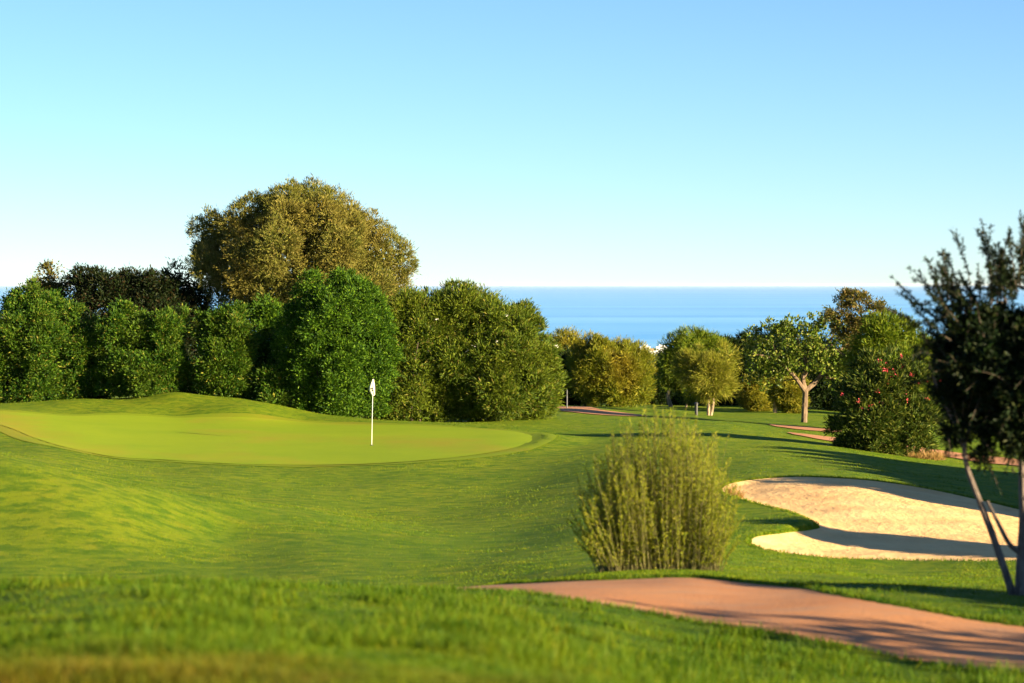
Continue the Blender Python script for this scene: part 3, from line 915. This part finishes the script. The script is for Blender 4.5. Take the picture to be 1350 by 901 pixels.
vf, c, nr = crown(clumpify(blobs_at(b, Y, [(1015, 465, 30, 32), (1045, 448, 36, 28), (1080, 440, 32, 24), (1005, 490, 20, 22), (1105, 455, 26, 30), (1060, 475, 44, 24), (1030, 430, 16, 12), (1112, 495, 20, 16), (992, 448, 10, 12), (1122, 468, 18, 24), (1130, 492, 14, 14)]), .42, .7), 8000, .22, .16, .10, up=.2, outw=.5, rough=.25, gap=.5, fill=.0)
obj('crown', vf, M['carob'], t)

Y = 113
t, b, c, nr = tree('rusty_tree', 'tall sparse tree with rusty brown foliage rising in front of the sea', 1135, Y,
     [(1132, 396, 22, 18), (1120, 418, 24, 20), (1148, 418, 21, 20), (1138, 440, 28, 18), (1104, 418, 9, 9), (1162, 426, 9, 9)], 'rust', 11000, .22, .13, .045,
     [([(1138, gy(1138, Y) + 2), (1138, 500), (1134, 450)], .16, .10), ([(1134, 452), (1120, 425), (1108, 405)], .07, .02), ([(1134, 450), (1136, 415), (1130, 388)], .07, .02), ([(1135, 455), (1155, 430), (1165, 412)], .06, .02)], 'bark_dark', rough=.25, gap=.45, fill=.03, rc=.5, dens=.8)
tree('olive_green_tree', 'yellow green tree leaning in behind the pink flowered bush', 1175, 108,
     [(1170, 462, 36, 34), (1192, 470, 28, 40), (1130, 478, 24, 20), (1185, 500, 40, 40)], 'pine_green', 32000, .30, .20, .04,
     [([(1175, gy(1175, 108) + 2), (1172, 500), (1170, 460)], .12, .06)], 'bark_dark', up=.4, rough=.14)

# --- oleander with pink flowers
t, bl, c, nr = shrub('pink_oleander', 'large dark oleander with pink flowers beside the bunker slope', 'oleander', 1165, 86,
     [(1150, 528, 38, 46, 0, 1.4), (1185, 520, 36, 46), (1130, 562, 30, 30), (1195, 560, 34, 34), (1162, 496, 32, 26), (1160, 572, 46, 24), (1212, 545, 20, 34)], 'oleander_shaded', 27000, .20, .19, .04, None, bark='bark_tan', up=.45, stem=(8, .55), rough=.25, gap=.42, rc=.4, dens=.85, fill=.06)
blossoms(t, c, nr, 36, 'pink_petal', .055, 10, (1.3, 9))

# --- dry grass clumps below the oleander and on the bunker tip
def tuft_vf(n, r, h, wd, lean=.5):
    a = rng.uniform(0, 6.28, n); q = r * np.sqrt(rng.random(n))
    return blades(q * np.cos(a), q * np.sin(a), np.zeros(n), h * rng.uniform(.5, 1.1, n), np.full(n, wd), lean)
for px, Y, r, h, lab in ((1120, 87, .45, .34, 'dry straw coloured tuft left under the pink oleander'), (1222, 85, .6, .32, 'dry straw coloured tuft right under the pink oleander')):
    bb = base_at(px, Y)
    tag(obj('dry_grass_tuft', tuft_vf(900, r, h, .018), M['dry'], loc=bb), lab, 'grass tuft', 'dry grass tufts')
for px, py, lab in ((962, 652, 'small orange tuft at the pointed left tip of the sand'), (973, 657, 'small orange tuft just inside the left tip of the sand'),):
    p = ground_at(px, py)
    tag(obj('dry_grass_tuft', tuft_vf(140, .10, .22, .012), M['dry'], loc=(p[0], p[1], h1(*p) + .0)), lab, 'grass tuft', 'dry grass tufts')

# --- broom bush in front of the bunker
Y = 31
b = base_at(870, Y)
t = thing('broom_bush', 'upright feathery yellow green bush on the far edge of the near path', 'bush', b)
sp, lf = [], []
s = Y / F
ns = 800
for k in range(ns):
    u = rng.uniform(-1, 1)
    low = rng.random() < .38
    bxp = np.array([u * .66 + rng.normal(0, .05), rng.uniform(-.4, .4), -.05])
    edge = abs(u)
    dome = 1.92 - .62 * edge ** 2.4 - (.30 if u < 0 else .0) * edge
    hh_ = dome * (rng.uniform(.25, .6) if low else rng.uniform(.62, 1.0))
    tipx = u * (rng.uniform(.8, 1.06) if low else rng.uniform(.64, .94)) + rng.normal(0, .06) + (.0 if u > 0 else -.05)
    tip = np.array([tipx, bxp[1] * 1.7 + rng.normal(0, .12), hh_])
    mid = (bxp + tip) / 2 + rng.normal(size=3) * .03 + np.array([(bxp[0] - tipx) * .1, 0, 0])
    p = smooth_path([bxp, mid, tip], 7)
    sp.append(tube(p, np.linspace(.0065, .0018, 7), 3))
    m = 85
    f = rng.random(m) ** .75
    P = np.stack([np.interp(f, np.linspace(0, 1, 7), p[:, j]) for j in range(3)], 1)
    k_ = P[:, 2] > .06
    P = P[k_]
    A = unit(tip - bxp)[None] * .9 + rng.normal(size=P.shape) * .55
    lf.append(leaf_quads(P, A, rng.uniform(.03, .07, len(P)), rng.uniform(.006, .011, len(P))))
sp.sort(key=lambda a: -a[0][:, 2].max() + .6 * a[0][:, 1].mean())
for a in sp[:100]:
    obj('stem', a, M['green_twig'], t)
o = obj('stem', cat_vf(sp[100:]), M['green_twig'], t)
o['kind'] = 'stuff'
obj('foliage', cat_vf(lf), M['broom'], t)

# --- near tree at the right edge
Y = 25
b = base_at(1338, Y)
t = thing('near_tree', 'dark close tree with forked pale trunks at the right edge of the photo', 'tree', b)
obj('trunk', limbs(b, Y, [
    ([(1338, 792), (1322, 745), (1306, 698), (1287, 650), (1274, 615), (1270, 585)], .040, .022),
    ([(1270, 588), (1258, 555), (1240, 520), (1225, 480)], .028, .010), ([(1270, 588), (1285, 550), (1300, 500), (1305, 430)], .028, .010)]), M['bark_near'], t)
obj('trunk', limbs(b, Y, [
    ([(1346, 792, .05), (1348, 740, .05), (1352, 680, .06), (1350, 600, .1), (1358, 500, .1)], .055, .028),
    ([(1346, 730, .05), (1330, 718, 0), (1315, 690, -.05), (1300, 660, -.05)], .026, .014), ([(1352, 660, .05), (1385, 600, .2), (1400, 520, .2)], .04, .016)]), M['bark_near'], t)
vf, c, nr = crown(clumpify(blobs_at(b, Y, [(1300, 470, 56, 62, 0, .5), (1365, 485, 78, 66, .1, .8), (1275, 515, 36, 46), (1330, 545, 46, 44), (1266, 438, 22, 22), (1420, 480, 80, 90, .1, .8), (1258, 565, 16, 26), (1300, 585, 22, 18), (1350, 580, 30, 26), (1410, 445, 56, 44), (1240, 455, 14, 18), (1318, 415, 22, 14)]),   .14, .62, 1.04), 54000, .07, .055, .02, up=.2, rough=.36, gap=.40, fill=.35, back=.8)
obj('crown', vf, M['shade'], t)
sh, lf = [], []
for (x0, y0, x1, y1) in ((1262, 440, 1186, 366), (1258, 430, 1214, 345), (1268, 415, 1238, 330), (1278, 405, 1262, 316), (1290, 402, 1280, 350), (1250, 450, 1200, 400), (1300, 400, 1292, 352), (1318, 400, 1304, 286), (1322, 390, 1312, 330), (1335, 385, 1338, 285), (1345, 380, 1346, 300), (1352, 380, 1365, 270), (1330, 395, 1326, 340), (1375, 380, 1390, 290), (1255, 470, 1215, 440), (1250, 480, 1210, 470), (1275, 410, 1250, 352), (1400, 380, 1420, 300), (1310, 400, 1322, 312), (1340, 380, 1352, 330), (1262, 430, 1228, 372)):
    for rep in range(3):
        dy0, dy1 = rng.uniform(-.4, .4), rng.uniform(-.6, .6)
        A0 = at(x0 + rng.normal(0, 4), y0, Y) - b + np.array([0, dy0, 0]); A1 = at(x1 + rng.normal(0, 9 * rep), y1 + 18 * rep, Y) - b + np.array([0, dy1, 0])
        mid = (A0 + A1) / 2 + np.array([rng.normal(0, .03), 0, -.03])
        p = smooth_path([A0, mid, A1], 8)
        br = [tube(p, np.linspace(.006, .0022, 8), 4)]
        for q in range(4):
            k = rng.integers(2, 7)
            e = p[k] + unit((A1 - A0) + rng.normal(size=3) * .28 + np.array([-.04, 0, 0])) * rng.uniform(.10, .24)
            pp = smooth_path([p[k], (p[k] + e) / 2 + rng.normal(size=3) * .01, e], 5)
            br.append(tube(pp, np.linspace(.003, .0015, 5), 3))
            f2 = rng.uniform(.1, 1, 26)
            P2 = np.stack([np.interp(f2, np.linspace(0, 1, 5), pp[:, j]) for j in range(3)], 1)
            lf.append(leaf_quads(P2, unit(e - p[k])[None] * .8 + rng.normal(size=(26, 3)) * .6, rng.uniform(.03, .055, 26), rng.uniform(.010, .016, 26)))
        sh.append(cat_vf(br))
        m = 90
        f = rng.uniform(.05, 1, m)
        P = np.stack([np.interp(f, np.linspace(0, 1, 8), p[:, j]) for j in range(3)], 1)
        lf.append(leaf_quads(P, unit(A1 - A0)[None] * .7 + rng.normal(size=(m, 3)) * .6, rng.uniform(.035, .06, m), rng.uniform(.012, .019, m)))
tw = []
for k in rng.choice(len(c), 420, replace=False):
    A0 = c[k] - nr[k] * .1; A1 = c[k] + unit(nr[k] + rng.normal(size=3) * .5 + np.array([0, 0, .25])) * rng.uniform(.14, .42)
    p = smooth_path([A0, (A0 + A1) / 2 + rng.normal(size=3) * .02, A1], 5)
    tw.append(tube(p, np.linspace(.005, .002, 5), 4))
    m = 22
    f = rng.uniform(.1, 1, m)
    P = np.stack([np.interp(f, np.linspace(0, 1, 5), p[:, j]) for j in range(3)], 1)
    lf.append(leaf_quads(P, unit(A1 - A0)[None] * .7 + rng.normal(size=(m, 3)) * .6, rng.uniform(.04, .07, m), rng.uniform(.014, .022, m)))
for a in sh:
    obj('branch', a, M['bark_dark'], t)
o = obj('twigs', cat_vf(tw), M['bark_dark'], t)
o['kind'] = 'stuff'
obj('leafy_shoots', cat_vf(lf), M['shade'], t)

# --- trees beyond the right edge of the picture: their crowns throw the long shadows on the slope, the sand and the path
OG = 'trees standing right of the bunker, outside the photo'
for (tx, ty, td, r_, nl, lab) in ((2.7, 26.0, 9.5, 1.0, 5000, 'small dark bushy tree right of the near path beyond the photo edge'),
                          (1.9, 22.0, 10.5, 1.1, 800, 'thin sparse tree right of the near path beyond the photo edge'),
                          (6.7, 55.6, 9.6, 1.3, 7000, 'dark bushy tree right of the bunker top beyond the photo edge'),
                          (5.2, 45.0, 9.0, .9, 7000, 'dark bushy tree right of the bunker front beyond the photo edge'),
                          (8.6, 77.5, 13.5, 2.2, 14000, 'bushy dark tree right of the upper slope beyond the photo edge'),
                          (7.9, 73.2, 13.0, 2.0, 10000, 'second dark tree down right of the upper slope beyond the photo edge'),
                          (8.3, 69.0, 13.5, 2.3, 14000, 'bushy dark tree right of the middle slope beyond the photo edge'),
                          (8.0, 65.0, 13.0, 2.0, 10000, 'lower dark tree right of the middle slope beyond the photo edge'),
                          (8.4, 61.0, 11.5, 2.2, 14000, 'bushy dark tree right of the bunker slope beyond the photo edge'),
                          (9.2, 58.0, 10.0, 2.0, 10000, 'dark tree just above the bunker rim beyond the photo edge'),
                          (10.4, 55.0, 8.5, 1.8, 12000, 'low bushy dark tree right of the bunker rim beyond the photo edge')):
    # tx, ty: where the tip of its shadow falls; td: how far off it stands
    x_ = tx + td * math.sin(_a); y_ = ty - td * math.cos(_a)
    bb = np.array([x_, y_, h1(x_, y_)])
    hgt = h1(tx, ty) + td * math.tan(_e) - bb[2]
    t = thing('shade_tree', lab, 'tree', bb, OG)
    cz = hgt * .5
    vf, c, nr = crown(clumpify([(0, 0, cz, r_, r_, hgt * .48), (r_ * .6, .2, cz - .2, r_ * .7, r_ * .7, hgt * .4), (-r_ * .5, -.3, cz - .2, r_ * .7, r_ * .7, hgt * .4)], .5, .8), nl, .3, .25, .11, fill=.3 if nl > 1000 else 0, back=1)
    obj('crown', vf, M['shaded_pine'], t)
    obj('trunk', tube(smooth_path([(0, 0, -.2), (.05, 0, cz * .5), (0, 0, cz)], 8), np.linspace(.14, .08, 8), 8, .04), M['bark_grey'], t)

# ------------------------------------------------------------------ flagstick
p = ground_at(490, 588)
fx, fy = p
fz = h1(fx, fy) + .012
t = thing('golf_flag', 'white golf flag hanging limp on a thin white stick standing on the green', 'golf flag', (fx, fy, fz))
H = 2.13
obj('stick', tube([(0, 0, -.05), (.02, 0, H * .5), (.045, 0, H)], [.0105, .0095, .008], 8), M['white'], t, smooth=True)
obj('hole_cup', tube([(0, 0, -.01), (0, 0, .012)], [.06, .058], 14), M['black'], t)
# limp cloth: folded sheet, top corner at the tip, sagging left then back to the stick
U, Vv = np.meshgrid(np.linspace(0, 1, 12), np.linspace(0, 1, 22))
zt = H + .0 - Vv * .50
widthp = np.interp(Vv, [0, .25, .6, .8, 1], [.015, .07, .12, .08, .02])
right = np.interp(Vv, [0, .5, 1], [.02, .045, .075])
X = .043 + right - U * (widthp + right) + .015 * np.sin(U * 9 + Vv * 4)
Yy = .035 * np.sin(U * 12 + Vv * 3) - .02
Zz = zt - U * .06 * Vv
n0, n1 = U.shape
i = (np.arange(n0 - 1)[:, None] * n1 + np.arange(n1 - 1)[None])
Q = np.stack([i, i + 1, i + 1 + n1, i + n1], -1).reshape(-1, 4)
VF = np.stack([X, Yy, Zz], -1).reshape(-1, 3)
fl = obj('flag', (VF, Q), M['flag'], t, smooth=True)
so_ = fl.modifiers.new('thickness', 'SOLIDIFY'); so_.thickness = .006
def mark(u0, u1, v0, v1):
    V = []
    for u, v in ((u0, v0), (u1, v0 + .02), (u1, v1 + .02), (u0, v1)):
        wv = np.interp(v, [0, .25, .6, .8, 1], [.015, .07, .12, .08, .02]); rv = np.interp(v, [0, .5, 1], [.02, .045, .075])
        V.append((.043 + rv - u * (wv + rv), -.075, H - v * .56 - u * .06 * v))
    return np.array(V), np.array([(0, 1, 2, 3)])
obj('printed_mark', cat_vf([mark(.15, .75, .46, .53), mark(.10, .45, .58, .64)]), M['ink'], fl)

# ------------------------------------------------------------------ posts on the fairway
p = base_at(918, 122)
t = thing('marker_post', 'short black marker post on the grass left of the feathery tree', 'post', p)
obj('shaft', tube([(0, 0, -.1), (0, 0, .50)], [.075, .075], 12), M['black'], t)
obj('cap', tube([(0, 0, .50), (0, 0, .54), (0, 0, .60)], [.095, .095, .06], 12), M['black'], t)
p = base_at(747.5, 119)
t = thing('marker_post', 'thin pale grey post beside the orange far path', 'post', p)
obj('shaft', tube([(0, 0, -.1), (0, 0, .4), (0, 0, .82)], [.03, .03, .028], 8), M['grey'], t)
obj('cap', tube([(0, 0, .82), (0, 0, .86)], [.036, .034], 8), M['black'], t)

# ------------------------------------------------------------------ coast: far woodland and white houses
parts = []
for k in range(3200):
    y_ = math.exp(rng.uniform(math.log(900 if k < 1500 else 420), math.log(3150)))
    x_ = (rng.uniform(-.02, .16) if k < 1500 else rng.choice([rng.uniform(-.5, -.03), rng.uniform(.17, .6)])) * y_
    z_ = float(far_h(y_))
    r_ = rng.uniform(2.0, 4.5)
    m = 90
    d = unit(rng.normal(size=(m, 3)))
    d[:, 2] = np.abs(d[:, 2])
    P = np.array([x_, y_, z_]) + d * np.array([r_, r_, r_ * 1.1])
    parts.append(leaf_quads(P, d + rng.normal(size=(m, 3)), np.full(m, r_ * .45), np.full(m, r_ * .3)))
o = obj('woodland', cat_vf(parts), M['shaded_pine'])
o['kind'] = 'stuff'
tag(o, 'far wooded coastal plain below the sea horizon', 'woodland')

def house(px, py, Y, wpx, hm, lab, roof='roof', dpt=9):
    s = Y / F
    x = (px - 675) * s
    z = -(py - HY) * s
    wm = wpx * s
    t = thing('white_house', lab, 'house', (x, Y, z), 'white houses on the coast')
    wl = obj('wall', cat_vf([box(-wm / 2, wm / 2, 0, dpt, -6, hm), box(-wm / 2 - .15, wm / 2 + .15, -.15, dpt + .15, hm, hm + .4)]), M['wall'], t)
    for q in range(max(2, int(wm / 4))):
        wx = -wm / 2 + (q + .5) * wm / max(2, int(wm / 4))
        obj('window', box(wx - .6, wx + .6, -.06, .05, hm * .35, hm * .35 + 1.4), M['glass'], t)
    obj('roof', cat_vf([box(-wm / 4, wm / 4, 2, dpt - 2, hm + .4, hm + 2.4)]), M[roof], t)
house(851, 463, 2950, 13, 4.4, 'white flat roofed house at the left of the distant pair on the coast', 'wall')
house(873, 464, 2880, 16, 5.2, 'wide white house at the right of the distant pair on the coast', 'wall')
house(860, 468, 2600, 8, 3.5, 'small white house with a clay roof below the distant pair', 'roof')

# ------------------------------------------------------------------ air
hm = bpy.data.materials.new('air')
hm.use_nodes = True
hn = hm.node_tree.nodes
hn.remove(hn['Principled BSDF'])
pv = hn.new('ShaderNodeVolumePrincipled')
pv.inputs['Color'].default_value = (.86, .93, 1, 1)
pv.inputs['Density'].default_value = 0.6e-5
pv.inputs['Anisotropy'].default_value = 0
hm.node_tree.links.new(pv.outputs[0], hn['Material Output'].inputs['Volume'])
hz = obj('haze', box(-150000, 150000, -5000, 150000, -84.5, 9), hm)
hz['kind'] = 'stuff'
